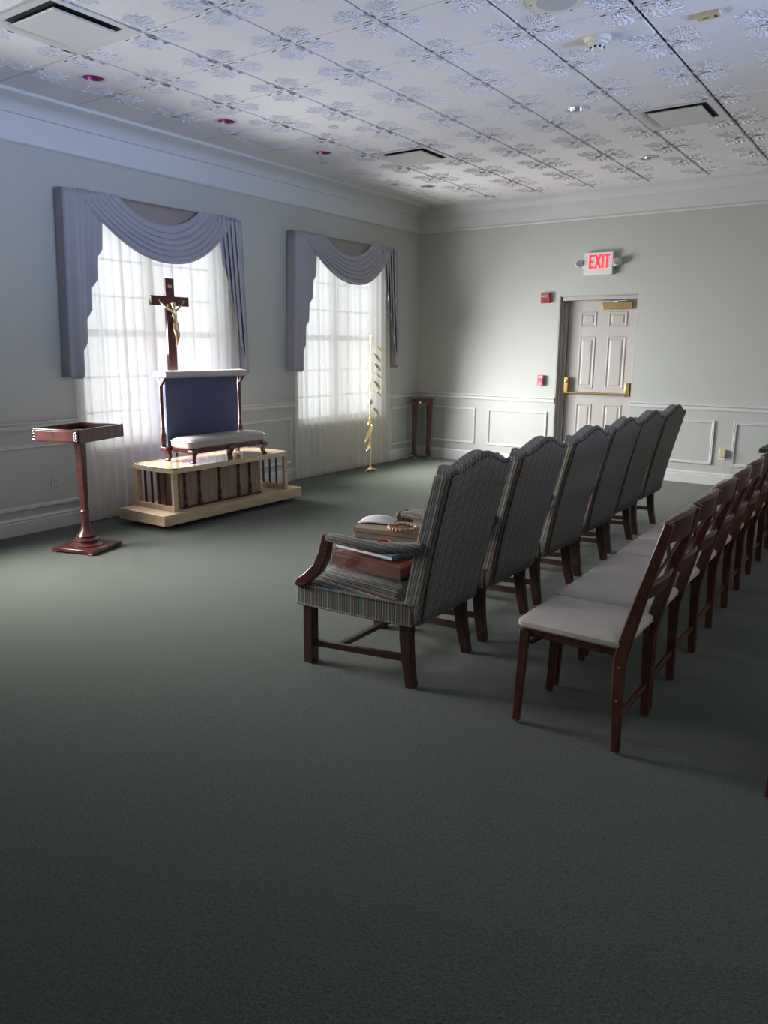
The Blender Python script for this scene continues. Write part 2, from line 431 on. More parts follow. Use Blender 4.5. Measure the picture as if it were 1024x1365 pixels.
# ------------------------------------------------------------------ windows
def window(n, wy):
    e = empty('window_%d'%n, (0,wy,0)); structure(e, ['tall window behind the sheers nearest the lectern','tall window behind the sheers nearest the corner','tall window left of the framed view','tall window farthest left','added fill light window in the unseen right wall','second added fill light window in the unseen right wall'][n-1], 'window')
    b = MB(); z0,z1,hw = WZ0,WZ1,WHW
    for a,c in (((-.16,-hw,z0),(-.08,-hw+.05,z1)),((-.16,hw-.05,z0),(-.08,hw,z1)),((-.16,-hw,z0),(-.08,hw,z0+.06)),((-.16,-hw,z1-.05),(-.08,hw,z1)),((-.15,-hw,1.54),(-.09,hw,1.60)),((-.16,-.04,z0),(-.08,.04,z1))): b.box(a,c)
    b.obj('window_frame', m_white, e, .004)
    b = MB()
    for s in (-1,1):
        for k in (1,2): yy = s*(.04+ k*(hw-.09)/3); b.box((-.135,yy-.009,z0),(-.115,yy+.009,z1))
    for zz in (.90,1.20,1.88,2.18): b.box((-.135,-hw,zz-.009),(-.115,hw,zz+.009))
    b.obj('muntin_grille', m_white, e)
    MB().box((-.128,-hw,z0),(-.122,hw,z1)).obj('pane', m_glass, e, flat=True)
    box('window_sill', (-.08,-hw+.001,z0),(.022,hw-.001,z0+.025), m_white, e, .004)
for n,(wy,_) in enumerate(WINDOWS): window(n+1, wy)
for n,wy in enumerate(ADDED_WIN):  # added windows in front of the fill lamps
    window(5+n, wy); o = bpy.data.objects['window_%d'%(5+n)]; o.location = (XR,wy,0); o.rotation_euler.z = PI

# sheer curtain: one pleated panel, floor length
def make_sheer(wy, x0=.05, seed=1):
    e = empty('sheer_curtain', (0,wy,0)); rnd = random.Random(seed)
    ph = [rnd.uniform(0,6.28) for _ in range(6)]
    def fn(u,v):
        yy = -.918+1.836*u; flare = 1+.022*(1-v)
        t = yy*2*PI/.105+1.2*math.sin(yy*3.1+ph[0])+.7*math.sin(yy*7.3+ph[1])
        amp = .021+.006*math.sin(yy*5+ph[2]); amp *= (.55+.45*(1-v)**.7)
        s = math.sin(t); xx = x0+amp*(s+.25*math.sin(2*t+ph[3]))+.006*math.sin(yy*2.3+v*3+ph[4])*(1-v)
        return (xx+.012*(1-v), yy*flare+.01*math.cos(t)*(1-v*.5), .012+2.55*v+ (.006*math.sin(t*.5) if v==0 else 0))
    MB().grid(fn, 360, 26).obj('curtain_panel', m_sheer, e, angle=180)
    MB().grid(lambda u,v: (lambda p: (p[0]+.0025,p[1],.014+.085*v))(fn(u,v*.035)), 360, 2).obj('hem', m_sheer, e, angle=180)
    MB().tube([(x0,-.925,2.585),(x0,.925,2.585)], .011, 10).obj('curtain_rod', m_white, e)
    return e
# swag valance: fabric board, draped swag, two pleated jabots
def make_valance(wy):
    e = empty('swag_valance', (0,wy,0)); hw = .945; zt = 2.655; X = .118
    MB().box((.003,-hw,zt-.02),(X-.018,hw,zt)).obj('valance_board', m_board, e)
    MB().grid(lambda u,v: (X-.02,-hw+.03+(2*hw-.06)*u, 2.455+.195*v), 4, 3).obj('face_fabric', m_board, e, solid=.004)
    NK = 90
    def fn(u,v):            # u along (left->right), v from top curve to bottom curve
        yl = -.46+(-.86+.46)*v; yr = .42+(.85-.42)*v
        yl -= .02*math.sin(v*PI); yr += .02*math.sin(v*PI)
        sag = .17+.325*v**.85
        yy = yl+(yr-yl)*u
        k = 2*u-1; cat = 1-abs(k)**2.15
        fold = math.sin(v*2*PI*6.5-.6*abs(k)); env = (.35+.65*cat)
        fo = .017*env*(1-abs(math.sin(v*PI*6.5-.3*abs(k)))**.7*1.0)
        belly = .07*math.sin(min(1,v*1.05)*PI*.6)*cat
        zz = zt+.004-sag*cat + .010*math.sin(v*2*PI*6.5)*cat
        return (X+.012+belly+fo*1.5, yy+.01*fold*(1-cat), min(zz, zt+.006))
    MB().grid(fn, 70, NK).obj('swag', m_swag, e, solid=.003, angle=180)
    def jabot(sg, seed):
        rnd = random.Random(seed); N = 5
        # pleat path: forward 2 back 1, pleats stack towards the inner edge
        W = .33; pts = []; pos = 0.; fwd = W/(N*.5+.5); bk = fwd*.5
        for k in range(N):
            pts.append((pos, 0.000, k/N)); pts.append((pos+fwd, .042, (k+.66)/N)); pos += fwd-bk
        pts.append((pos, .004, 1.))
        def fn(u,v):
            t = u*(len(pts)-1); i = min(int(t),len(pts)-2); fr = t-i
            a,c = pts[i],pts[i+1]; f2 = smooth(fr)
            py = a[0]+(c[0]-a[0])*fr; px = a[1]+(c[1]-a[1])*f2; s = a[2]+(c[2]-a[2])*fr
            zb = 1.205+ (2.30-1.205)*max(0,(s-.12)/.88)**.95
            z = zb+(zt-.01-zb)*v
            below = (zt-z)/1.45
            cx = X+.004+px*(.7+.5*below)+.008*math.sin(s*40+z*2.)*below
            sq = 1-.22*below                                    # narrower toward the hem
            yy = -hw+py*sq-.05*below
            # round the outer return toward the wall
            return (cx, sg*yy, z)
        MB().grid(fn, (len(pts)-1)*5, 24).obj('jabot', m_swag, e, solid=.002, angle=50)
        MB().grid(lambda u,v: (.004+(X+.004)*u, sg*(-hw-.05*(1-v)), 1.215+(zt-.01-1.215)*v), 5, 10).obj('jabot_return', m_swag, e, solid=.003)
    jabot(1,1); jabot(-1,2)
    return e
sh_lab = ['translucent white sheer curtain behind the crucifix and kneeler','translucent white sheer curtain behind the gold leaf stand',
          'translucent white sheer curtain just left of the framed view','translucent white sheer curtain farthest left']
va_lab = ['blue grey swag valance with pleated jabots above the crucifix','blue grey swag valance with pleated jabots nearest the room corner',
          'blue grey swag valance just left of the framed view','blue grey swag valance farthest left']
sh0 = va0 = None
for n,(wy,_) in enumerate(WINDOWS):
    if n < 2: s = make_sheer(wy if n==0 else wy, seed=n+3)
    else: s = copy_tree(sh0); s.location.y = wy
    if n == 0: sh0 = s
    tag(s, sh_lab[n], 'curtain', 'sheer curtains on the window wall')
    v = make_valance(wy) if n == 0 else copy_tree(va0)
    if n == 0: va0 = v
    v.location.y = wy
    tag(v, va_lab[n], 'curtain valance', 'swag valances on the window wall')

# ------------------------------------------------------------------ exit door
d = empty('door_1', (DX0,0,0)); structure(d, 'white six panel exit door with brass panic bar', 'door')
Wd = DX1-DX0
b = MB()
b.box((0.0,.002,0),(.012,.19,DZ)); b.box((Wd-.012,.002,0),(Wd,.19,DZ)); b.box((0,.002,DZ-.012),(Wd,.19,DZ))
b.box((.012,.095,0),(.072,.130,DZ-.012)); b.box((.012,.05,0),(.030,.095,DZ-.012)); b.box((Wd-.032,.085,0),(Wd-.012,.125,DZ-.012)); b.box((.012,.085,DZ-.052),(Wd-.012,.125,DZ-.012))
b.obj('door_frame', m_jamb, d, .002)
box('header_casing', (.03,.02,DZ-.055),(Wd-.012,.085,DZ-.012), m_door, d, .004)
lf = MB().box((.078,.132,.012),(Wd-.014,.176,DZ-.055)).obj('door_leaf', m_door, d)
def dpanel(x0,x1,z0,z1):
    for (q,y0,y1) in ((0,.132,.124),):
        pr = [(0,.132),(.006,.124),(.016,.124),(.028,.131),(.034,.131),(.052,.122)]
        b = MB(); rings = []
        for t,yy in pr: rings.append([(x0+t,yy,z0+t),(x1-t,yy,z0+t),(x1-t,yy,z1-t),(x0+t,yy,z1-t)])
        b.loft(rings); b.obj('door_panel', m_door, lf, angle=20)
for xa,xb in ((.225,.425),(.565,.790)):
    dpanel(xa,xb,1.72,1.895); dpanel(xa,xb,1.0,1.61); dpanel(xa,xb,.22,.82)
pb = MB(); pb.tube([(.10,.062,.945),(Wd-.075,.062,.945)], .013, 12).obj('panic_bar', m_brass, d)
b = MB(); b.box((.085,.060,.93),(.135,.130,1.13)); b.lathe([(0.0,-.012),(.018,-.01),(.022,0),(.022,.02)],(.110,.06,1.08),16,'y'); b.obj('latch_housing', m_brass, d, .006)
MB().box((Wd-.105,.060,.92),(Wd-.055,.130,1.08)).obj('hinge_housing', m_brass, d, .006)
MB().box((.50,.060,1.915),(.845,.130,2.0)).obj('door_closer', m_brass, d, .006)
MB().beam([(.43,.095,2.015),(.63,.075,2.006),(.80,.05,2.012)], .022, .008, (0,1,0)).tube([(.66,.09,1.99),(.66,.09,2.012)],.014).obj('closer_arm', m_chrome, d)

# ------------------------------------------------------------------ things on the exit wall
ex = empty('exit_sign', (2.455,0,2.42)); tag(ex, 'lit red EXIT sign with two emergency lamp heads above the door', 'exit sign')
MB().box((-.168,-.062,-.125),(.168,-.004,.125)).obj('housing', m_whitepl, ex, .005)
L = MB(); zt,zb = .098,-.052; t = .021; yy0,yy1 = -.066,-.061
def seg(x0,z0,x1,z1,w=t):
    a = Vector((x0,0,z0)); c = Vector((x1,0,z1)); dd = (c-a).normalized(); n = Vector((dd.z,0,-dd.x))*w/2
    q = [a+n,a-n,c-n,c+n]; L.loft([[(p.x,yy0,p.z) for p in q],[(p.x,yy1,p.z) for p in q]])
def letter(fn):
    global L
    L = MB(); fn(); L.obj('letter', m_exit, ex)
def E_():
    seg(-.098,zb,-.098,zt); seg(-.108,zt-t/2,-.048,zt-t/2); seg(-.108,zb+t/2,-.048,zb+t/2); seg(-.108,.023,-.056,.023)
def X_(): seg(-.034,zt,.024,zb); seg(.024,zt,-.034,zb)
def I_(): seg(.050,zb,.050,zt)
def T_(): seg(.102,zb,.102,zt); seg(.070,zt-t/2,.134,zt-t/2)
for f in (E_,X_,I_,T_): letter(f)
for s in (-1,1):
    h = MB().lathe([(.0,-.035),(.042,-.035),(.048,-.025),(.044,.02),(.02,.04),(0,.042)], (s*.222,-.05,.008), 6,'y').obj('lamp_head', m_plastic, ex, .003)
    MB().lathe([(0,-.044),(.030,-.042),(.038,-.034),(.038,-.03)], (s*.222,-.05,.008), 8,'y').obj('lamp_lens', m_lens, h)
    MB().beam([(s*.16,-.04,-.03),(s*.20,-.04,-.015)], .03,.035).obj('lamp_bracket', m_whitepl, ex)
al = empty('alarm_strobe', (1.822,0,2.06)); tag(al, 'small red fire alarm strobe high beside the exit door', 'fire alarm')
MB().box((-.058,-.045,-.06),(.058,-.001,.06)).obj('housing', m_red, al, .005)
MB().box((-.045,-.056,.008),(.045,-.045,.040)).obj('strobe_lens', m_lens, al, .006)
b = MB()
for k in range(4): b.box((-.03,-.047,-.045+k*.011),(.03,-.045,-.041+k*.011))
b.obj('sounder_slots', m_dark, al)
ps = empty('alarm_pull_station', (1.805,0,1.085)); tag(ps, 'pinkish red fire alarm pull station at hand height left of door', 'fire alarm')
MB().box((-.040,-.045,-.062),(.040,-.001,.062)).obj('housing', m_pinkred, ps, .005)
MB().box((-.030,-.054,-.028),(.030,-.045,.020)).obj('pull_handle', m_pinkred, ps, .003)
b = MB()
for k in range(3): b.box((-.022,-.0552,-.004+k*.008),(.022-.004*k,-.0535,.000+k*.008))
b.obj('handle_lettering', m_dark, ps)
MB().lathe([(0,-.052),(.010,-.05),(.012,-.045)],(0,0,-.044),12,'y').obj('key_button', m_whitepl, ps)
b = MB()
for k,ww in enumerate((.022,.018)): b.box((-ww,-.0468,.034+k*.011),(ww,-.045,.038+k*.011))
b.obj('lettering', m_whitepl, ps)
def outlet(name, loc, wall, label, mt):
    e = empty(name, loc, 0 if wall=='E' else PI/2); tag(e, label, 'outlet')
    MB().box((-.036,-.006,-.058),(.036,0,.058)).obj('cover_plate', mt, e, .002)
    for s in (-1,1): MB().lathe([(0,-.009),(.016,-.009),(.017,-.006)],(0,0,s*.024),14,'y').obj('receptacle', mt, e)
    for s in (-1,1):
        for q in (-1,1): MB().box((q*.006-.001,-.010,s*.024-.004),(q*.006+.001,-.0088,s*.024+.006)).obj('slot', m_dark, e)
    return e
outlet('wall_outlet', (.0,-5.462,.360), 'W', 'white wall outlet low on the window wall behind the lectern', m_wall)
o2 = outlet('wall_outlet.001', (3.965,0,.345), 'E', 'almond wall outlet between two mouldings on the exit wall', m_plastic)
pl = empty('plug_adapter', (3.975,-.0102,.365)); tag(pl, 'yellowish plug-in adapter in the outlet with a thin cord', 'plug')
MB().box((-.03,-.045,-.045),(.03,0,.04)).obj('adapter_body', m_almond, pl, .006)
MB().tube([(-.005,-.03,-.045),(-.002,-.032,-.10),(.012,-.035,-.17),(.03,-.04,-.24),(.06,-.05,-.30),(.12,-.06,-.351)], .003, 6).obj('cord', m_plastic, pl)

# ------------------------------------------------------------------ ceiling fixtures
def vent(i,j,label):
    x,y = node(i,j); e = empty('ceiling_vent', (x+T/2,y+T/2,H)); tag(e, label, 'air vent', 'square air vents in the ceiling')
    h = T/2-.006
    b = MB(); rings = [[(sx*q,sy*q,z) for sx,sy in ((-1,-1),(1,-1),(1,1),(-1,1))] for q,z in ((h,.008),(h,-.006),(h-.035,-.006),(h-.06,.004),(h-.075,.011))]
    b.loft(rings, cap=False).obj('frame', m_white, e)
    MB().box((-h+.02,-h+.02,.0100),(h-.02,h-.02,.0115)).obj('duct_opening', m_dark, e)
    MB().loft([[(sx*q,sy*q,z) for sx,sy in ((-1,-1),(1,-1),(1,1),(-1,1))] for q,z in ((.196,-.003),(.200,-.010),(.196,-.014))]).obj('face_plate', m_white, e)
    return e
vent(2,-1,'square ceiling vent at the top left above the lectern')
vent(2,5,'square ceiling vent nearest the room corner')
vent(6,5,'square ceiling vent on the right before the exit wall')
def dl(i,j,mt,label,grp):
    x,y = node(i,j); e = empty('recessed_downlight', (x+T/2,y+T/2,H)); tag(e, label, 'ceiling light', grp)
    MB().lathe([(.070,-.001),(.072,-.006),(.090,-.005),(.092,.0)],(0,0,0),32).v
    b = MB(); n = 32
    rings = []
    for r,z in ((.092,.0005),(.090,-.006),(.074,-.007),(.070,-.001)): rings.append([(r*math.cos(2*PI*k/n),r*math.sin(2*PI*k/n),z) for k in range(n)])
    b.loft(rings, cap=False).obj('trim_ring', m_white, e)
    b = MB(); rings = []
    for r,z in ((.074,-.004),(.072,.010),(.068,.040),(.060,.070),(.045,.090),(.025,.098),(.001,.099)): rings.append([(r*math.cos(2*PI*k/n),r*math.sin(2*PI*k/n),z) for k in range(n)])
    b.loft(rings, cap=False).obj('reflector', mt, e)
    MB().lathe([(.0,.040),(.020,.043),(.032,.055),(.034,.070),(.020,.085),(.016,.098)],(0,0,0),20).obj('lamp', m_lens, e)
    return e
G1 = 'recessed downlights along the window side'; G2 = 'recessed downlights above the chairs'
dl(1,0,m_pink,'pink tinted recessed downlight nearest the viewer at upper left',G1)
dl(1,2,m_pink,'pink tinted recessed downlight second from the left',G1)
dl(1,4,m_pink,'pink tinted recessed downlight above the window gap, third from left',G1)
dl(1,7,m_silver,'small silver recessed downlight nearest the room corner',G1)
dl(5,4,m_silver,'silver recessed downlight in the middle of the ceiling',G2)
dl(5,7,m_silver,'silver recessed downlight close to the exit wall',G2)
def placed(name, i, j, label, cat):
    x,y = node(i,j); e = empty(name, (x+T/2,y+T/2,H)); tag(e,label,cat); return e
e = placed('sprinkler_cover',2,3,'small round white sprinkler cover between pink downlights and vent','sprinkler')
MB().lathe([(0,-.009),(.036,-.008),(.038,-.005),(.034,-.003),(.034,0)],(0,0,0),24).obj('cover_plate', m_white, e)
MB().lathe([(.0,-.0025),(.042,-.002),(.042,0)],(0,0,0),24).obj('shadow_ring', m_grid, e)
e = placed('ceiling_speaker',6,1,'round white ceiling speaker grille cut by top edge','speaker')
MB().lathe([(.145,0),(.150,-.008),(.135,-.014),(.118,-.012)],(0,0,0),40).obj('rim', m_plastic, e)
MB().lathe([(0,-.016),(.06,-.0155),(.118,-.011),(.118,0)],(0,0,0),40).obj('grille', m_grid, e)
for k in range(6): a = k*PI/3+.3; MB().lathe([(0,-.017),(.004,-.016),(.004,-.010)],(.132*math.cos(a),.132*math.sin(a),0),8).obj('screw', m_dark, e)
e = placed('smoke_detector',6,2,'round cream smoke detector on the ceiling','smoke detector')
MB().lathe([(.075,0),(.076,-.012),(.068,-.022),(.050,-.026)],(0,0,0),32).obj('base', m_plastic, e)
MB().lathe([(.055,-.024),(.054,-.036),(.040,-.044),(.036,-.060),(.028,-.068),(0,-.070)],(0,0,0),32).obj('sensor_head', m_plastic, e)
for k in range(8): a = k*PI/4; MB().box((.037*math.cos(a)-.005,.037*math.sin(a)-.005,-.058),(.037*math.cos(a)+.005,.037*math.sin(a)+.005,-.048)).obj('sensor_slot', m_dark, e)
e = placed('ceiling_sensor',7,2,'small tan rectangular sensor box on the ceiling at upper right','sensor')
MB().box((-.062,-.036,-.020),(.062,.036,0)).obj('housing', m_almond, e, .004)
MB().box((.030,-.012,-.0225),(.044,.012,-.019)).obj('sensor_window', m_dark, e)
MB().box((-.03,.0,-.0215),(.0,.006,-.019)).obj('sensor_mark', m_dark, e)

# ------------------------------------------------------------------ lectern / register stand
e = empty('register_stand', (.79,-5.735,0), math.radians(17)); tag(e, 'dark mahogany pedestal stand with an open tray top', 'pedestal stand')
# local: x toward the room (+x), y along the windows
b = MB(); ha,hb,z0,z1 = .195,.245,.812,.905
b.box((-ha,-hb,z0),(ha,-hb+.022,z1)); b.box((-ha,hb-.022,z0),(ha,hb,z1)); b.box((-ha,-hb,z0),(-ha+.022,hb,z1)); b.box((ha-.022,-hb,z0),(ha,hb,z1))
b.obj('tray_frame', m_mahogx, e, .004)
MB().box((-ha+.022,-hb+.022,z0+.01),(ha-.022,hb-.022,z0+.035)).obj('tray_bottom', m_mahog, e)
MB().box((-ha+.05,-hb+.05,z0+.035),(ha-.05,hb-.09,z0+.052)).obj('reflection_pad', m_blue, e, .003)  # blue colour stands in for the reflection inside the tray
dr = MB().box((-ha+.035,-hb-.006,z0+.012),(ha-.035,-hb,z1-.012)).obj('front_panel', m_mahogx, e, .003)
for s in (-1,1):
    bb = MB(); cx = s*(ha-.020)
    bb.tube([(cx-.010,-hb-.005,z0+.018),(cx-.010,-hb-.005,z0+.062),(cx-.006,-hb-.005,z0+.074),(cx,-hb-.005,z0+.078),(cx+.006,-hb-.005,z0+.074),(cx+.010,-hb-.005,z0+.062),(cx+.010,-hb-.005,z0+.018),(cx-.010,-hb-.005,z0+.018)],.003,6)
    bb.lathe([(0,-.006),(.006,-.004),(.007,0)],(cx,-hb,z0+.055),10,'y'); bb.lathe([(0,-.006),(.005,-.004),(.006,0)],(cx,-hb,z0+.035),10,'y')
    bb.obj('inlay_ornament', m_silver, e)
b = MB(); rings = []
for z,r in ((.285,.019),(.35,.021),(.50,.024),(.68,.028),(.812,.031)): rings.append([(sx*r,sy*r,z) for sx,sy in ((-1,-1),(1,-1),(1,1),(-1,1))])
b.loft(rings).obj('column', m_mahog, e, .004)
MB().lathe([(.115,.035),(.118,.042),(.098,.052),(.084,.062),(.090,.072),(.086,.084),(.066,.094),(.070,.104),(.058,.122),(.040,.150),(.030,.190),(.026,.25),(.030,.275),(.034,.285),(.028,.295),(.0,.296)],(0,0,0),36).obj('turned_base', m_mahog, e)
b = MB().box((-.175,-.165,.010),(.175,.165,.036))
for sx in (-1,1):
    for sy in (-1,1): b.box((sx*.175,sy*.165,0),(sx*.13,sy*.12,.012))
b.obj('base_plate', m_mahogx, e, .003)

# ------------------------------------------------------------------ casket bier
e = empty('bier', (.578,-4.25,0)); tag(e, 'long pale oak bier bench with slatted ends under the kneeler', 'bier')
hx,hy = .287,.832
MB().box((-hx,-hy,.05),(hx,hy,.137)).obj('base_platform', m_oak, e, .003)
for sx in (-1,1):
    for sy in (-1,1):
        c = (sx*.17, sy*.62, 0); MB().lathe([(0,-.015),(.024,-.015),(.026,-.01),(.026,.01),(.024,.015),(0,.015)],(c[0],c[1],.0255),16,'y').box((c[0]-.006,c[1]-.02,.03),(c[0]+.006,c[1]+.02,.05)).obj('caster', m_black, e)
MB().box((-.262,-.700,.455),(.262,.700,.500)).obj('top_slab', m_oaktop, e, .003)
px, py = .240, .665
for sx in (-1,1):
    for sy in (-1,1): MB().box((sx*px-.028,sy*py-.022,.137),(sx*px+.028 if sx<0 else sx*px+.0,sy*py+.022,.455)).obj('post', m_oak, e, .002)
for sy in (-1,1):
    MB().box((-px+.028,sy*py-.018,.137),(px-.028,sy*py+.018,.180)).obj('end_rail', m_oak, e, .002)
    for k in range(4):
        xx = -px+.10+k*.085
        MB().box((xx-.007,sy*py-.007,.180),(xx+.007,sy*py+.007,.455)).obj('end_bar', m_dkwood, e)
cb = MB().box((-.13,-.560,.145),(.175,.385,.455)).obj('center_panel', m_panelwood, e, .002)
MB().box((.175,-.560,.138),(.190,.385,.155)).obj('panel_base_moulding', m_dkwood, cb, .002)
for k in range(5):
    yy = [-.52,-.36,-.13,.10,.24][k]
    MB().lathe([(.006,.155),(.020,.165),(.022,.18),(.010,.20),(.018,.225),(.011,.26),(.007,.31),(.013,.34),(.008,.37),(.012,.42),(.018,.44),(.018,.455)],(.184,yy,0),14).obj('turned_spindle', m_dkwood, cb)
for sx in (-1,1):
    for sy in (-1,1): MB().box((sx*.262,sy*.700,.492),(sx*.225,sy*.655,.5003)).obj('corner_cap', m_dark, e)

# ------------------------------------------------------------------ kneeler (prie-dieu) on the bier
K = empty('kneeler', (.45,-4.22,.5006)); tag(K, 'double kneeler with cream padded armrest and seat, dark panel back', 'kneeler')
yl,yr = -.44,.40           # panel ends
# cushion bench
def rounded(y0,y1,x0,x1,rr,n=6):
    out = []
    for cx,cy,a0 in ((x1-rr,y1-rr,0),(x0+rr,y1-rr,PI/2),(x0+rr,y0+rr,PI),(x1-rr,y0+rr,1.5*PI)):
        for k in range(n+1): a = a0+PI/2*k/n; out.append((cx+rr*math.cos(a),cy+rr*math.sin(a)))
    return out
by0,by1,bx0,bx1 = -.455,.455,.02,.30
rings = []
for ins,z in ((.012,.122),(.0,.132),(.0,.176),(.010,.190),(.035,.204),(.09,.212)): rings.append([(p[0],p[1],z) for p in rounded(by0+ins,by1-ins,bx0+ins,bx1-ins,.05)])
MB().loft(rings).obj('kneeling_cushion', m_vinyl, K)
MB().tube([(p[0],p[1],.178) for p in rounded(by0-.001,by1+.001,bx0-.001,bx1+.001,.05)+[rounded(by0,by1,bx0,bx1,.05)[0]]], .004, 6).obj('piping', m_vinyl, K)
ap = [(p[0],p[1]) for p in rounded(by0+.01,by1-.01,bx0+.01,bx1-.01,.04)]
b = MB().loft([[(p[0],p[1],.080) for p in ap],[(p[0],p[1],.124) for p in ap]])
b.obj('seat_rail', m_mahogx, K, .003)
def cabriole(cx,cy,dx,dy,h):
    pts = [(0,h),(.014,h*.8),(.012,h*.6),(.002,h*.35),(.004,h*.15),(.014,.012),(.015,0)]; ws = [.052,.056,.046,.034,.030,.038,.036]
    rings = []
    for (o,z),w_ in zip(pts,ws): rings.append([(cx+dx*o+sx*w_/2,cy+dy*o+sy*w_/2,z) for sx,sy in ((-1,-1),(1,-1),(1,1),(-1,1))])
    MB().loft(rings).obj('leg', m_mahog, K, .005, angle=60)
cabriole(.275,by0+.035,1,-.5,.11); cabriole(.275,by1-.035,1,.5,.11); cabriole(.275,0,1,0,.11)
cabriole(.0,by0+.02,-1,-.5,.12); cabriole(.0,by1-.08,-1,.5,.12)
# uprights: turned posts with flared foot, panel between, padded rest on top
for yy in (yl-.035,yr+.035):
    MB().lathe([(.018,.10),(.022,.17),(.024,.22),(.014,.26),(.017,.275),(.012,.30),(.014,.45),(.016,.60),(.018,.63),(.013,.65),(.017,.67),(.020,.70)],(-.02,yy,0),16).obj('post', m_mahog, K)
MB().box((-.032,yl,.11),(-.008,yr,.69)).box((-.036,yl,.665),(-.004,yr,.70)).obj('back_panel', m_blue, K, .003)
MB().box((-.045,yl-.055,.09),(.03,yr+.055,.12)).obj('cross_rail', m_mahogx, K, .003)
for yy in (yl-.040,yr+.036):
    sg = -1 if yy < 0 else 1
    MB().prism([(-.035,.64),(.0,.64),(.05,.70),(.07,.725),(.065,.745),(-.07,.745),(-.07,.72),(-.05,.70)], yy-.012, yy+.012).obj('armrest_bracket', m_mahog, K, .003)
pr = [(-.075,.705),(-.085,.72),(-.085,.745),(-.07,.757),(0,.762),(.07,.757),(.088,.742),(.088,.715),(.07,.702)]
MB().prism(pr, yl-.060, yr+.052).obj('padded_armrest', m_vinyl, K, .008)

# ------------------------------------------------------------------ standing crucifix behind the bier
C = empty('crucifix', (.252,-4.41,0)); tag(C, 'tall dark wooden crucifix with a gilt figure before the window', 'crucifix')
MB().box((-.014,-.046,1.258),(.014,.046,2.035)).obj('upright', m_mahog, C, .002)
MB().box((-.012,-.205,1.806),(.0135,.205,1.886)).obj('crossbar', m_mahogx, C, .002)
MB().tube([(0,0,.03),(0,0,1.26)], .010, 12).obj('pole', m_dkwood, C)
MB().lathe([(.0,.0),(.050,.0),(.050,.012),(.032,.020),(.018,.034),(.012,.06),(0,.062)],(0,0,0),24).obj('pole_base', m_dkwood, C)
MB().box((.014,-.022,1.955),(.017,.018,1.98)).obj('title_plate', m_bronze, C)
# one continuous cast body
def skinned(name, verts, edges, rad, m, parent, sub=2, root=0):
    me = bpy.data.meshes.new(name); me.from_pydata(verts, edges, []); me.materials.append(m)
    o = bpy.data.objects.new(name, me); COL.objects.link(o); o.parent = parent
    md = o.modifiers.new('skin','SKIN'); md.use_smooth_shade = True
    for i,sv in enumerate(me.skin_vertices[0].data):
        rr = rad[i]; sv.radius = rr if isinstance(rr,tuple) else (rr,rr); sv.use_root = (i == root)
    k = o.modifiers.new('sub','SUBSURF'); k.levels = sub; k.render_levels = sub
    return o
X0 = .034
fv = [(X0+.006,.022,1.640),(X0+.010,.020,1.690),(X0+.012,.010,1.738),(X0+.010,.004,1.768),(X0+.018,.000,1.792),   # pelvis, waist, chest, neck base, neck
      (X0+.008,-.030,1.764),(X0+.000,-.078,1.796),(X0-.010,-.128,1.838),                                   # left arm
      (X0+.008,.034,1.764),(X0+.000,.080,1.796),(X0-.010,.126,1.836),                                    # right arm
      (X0+.010,.006,1.612),(X0+.034,.000,1.560),(X0+.010,.020,1.500),(X0-.002,.022,1.462),                  # leg
      (X0+.008,.038,1.612),(X0+.030,.034,1.556),(X0+.012,.030,1.500),(X0+.000,.026,1.462)]
fe = [(0,1),(1,2),(2,3),(3,4),(3,5),(5,6),(6,7),(3,8),(8,9),(9,10),(0,11),(11,12),(12,13),(13,14),(0,15),(15,16),(16,17),(17,18)]
fr = [.021,.016,(.022,.017),.014,.009,.011,.008,.006,.011,.008,.006,.016,.012,.009,.006,.016,.012,.009,.006]
body = skinned('figure', fv, fe, fr, m_bronze, C)
hb_ = MB(); hb_.lathe([(0,-.024),(.010,-.021),(.015,-.010),(.018,.002),(.017,.013),(.010,.022),(0,.025)],(X0+.024,-.004,1.812),16)
hb_.lathe([(0,0),(.003,.004),(.002,.010),(0,.012)],(X0+.043,-.004,1.806),8); hb_.obj('head', m_bronze, C)
MB().lathe([(.018,-.004),(.021,0),(.018,.004)],(X0+.022,-.004,1.824),16).obj('crown_of_thorns', m_bronze, C)
b = MB(); ring = []
for z,r,o in ((1.662,.024,0),(1.650,.027,.001),(1.635,.028,.003),(1.612,.027,.006)): ring.append([(X0+.008+o+r*.85*math.cos(2*PI*k/16),.022+r*math.sin(2*PI*k/16),z+.006*math.sin(2*PI*k/16*3)) for k in range(16)])
b.loft(ring).obj('loincloth', m_bronze, C)
for sg,yh,zh in ((-1,-.132,1.842),(1,.130,1.840)):
    b = MB(); b.box((X0-.016,yh-.006,zh-.006),(X0-.009,yh+.006,zh+.006))
    for k in range(5):
        a = PI/2+sg*(-.9+.32*k); ln = (.012,.016,.017,.016,.013)[k]
        b.tube([(X0-.012,yh,zh),(X0-.010,yh+math.cos(a)*ln*.6,zh+math.sin(a)*ln*.6),(X0-.004,yh+math.cos(a)*ln,zh+math.sin(a)*ln)],[.0026,.002,.0014],6)
    b.obj('hand', m_bronze, C)

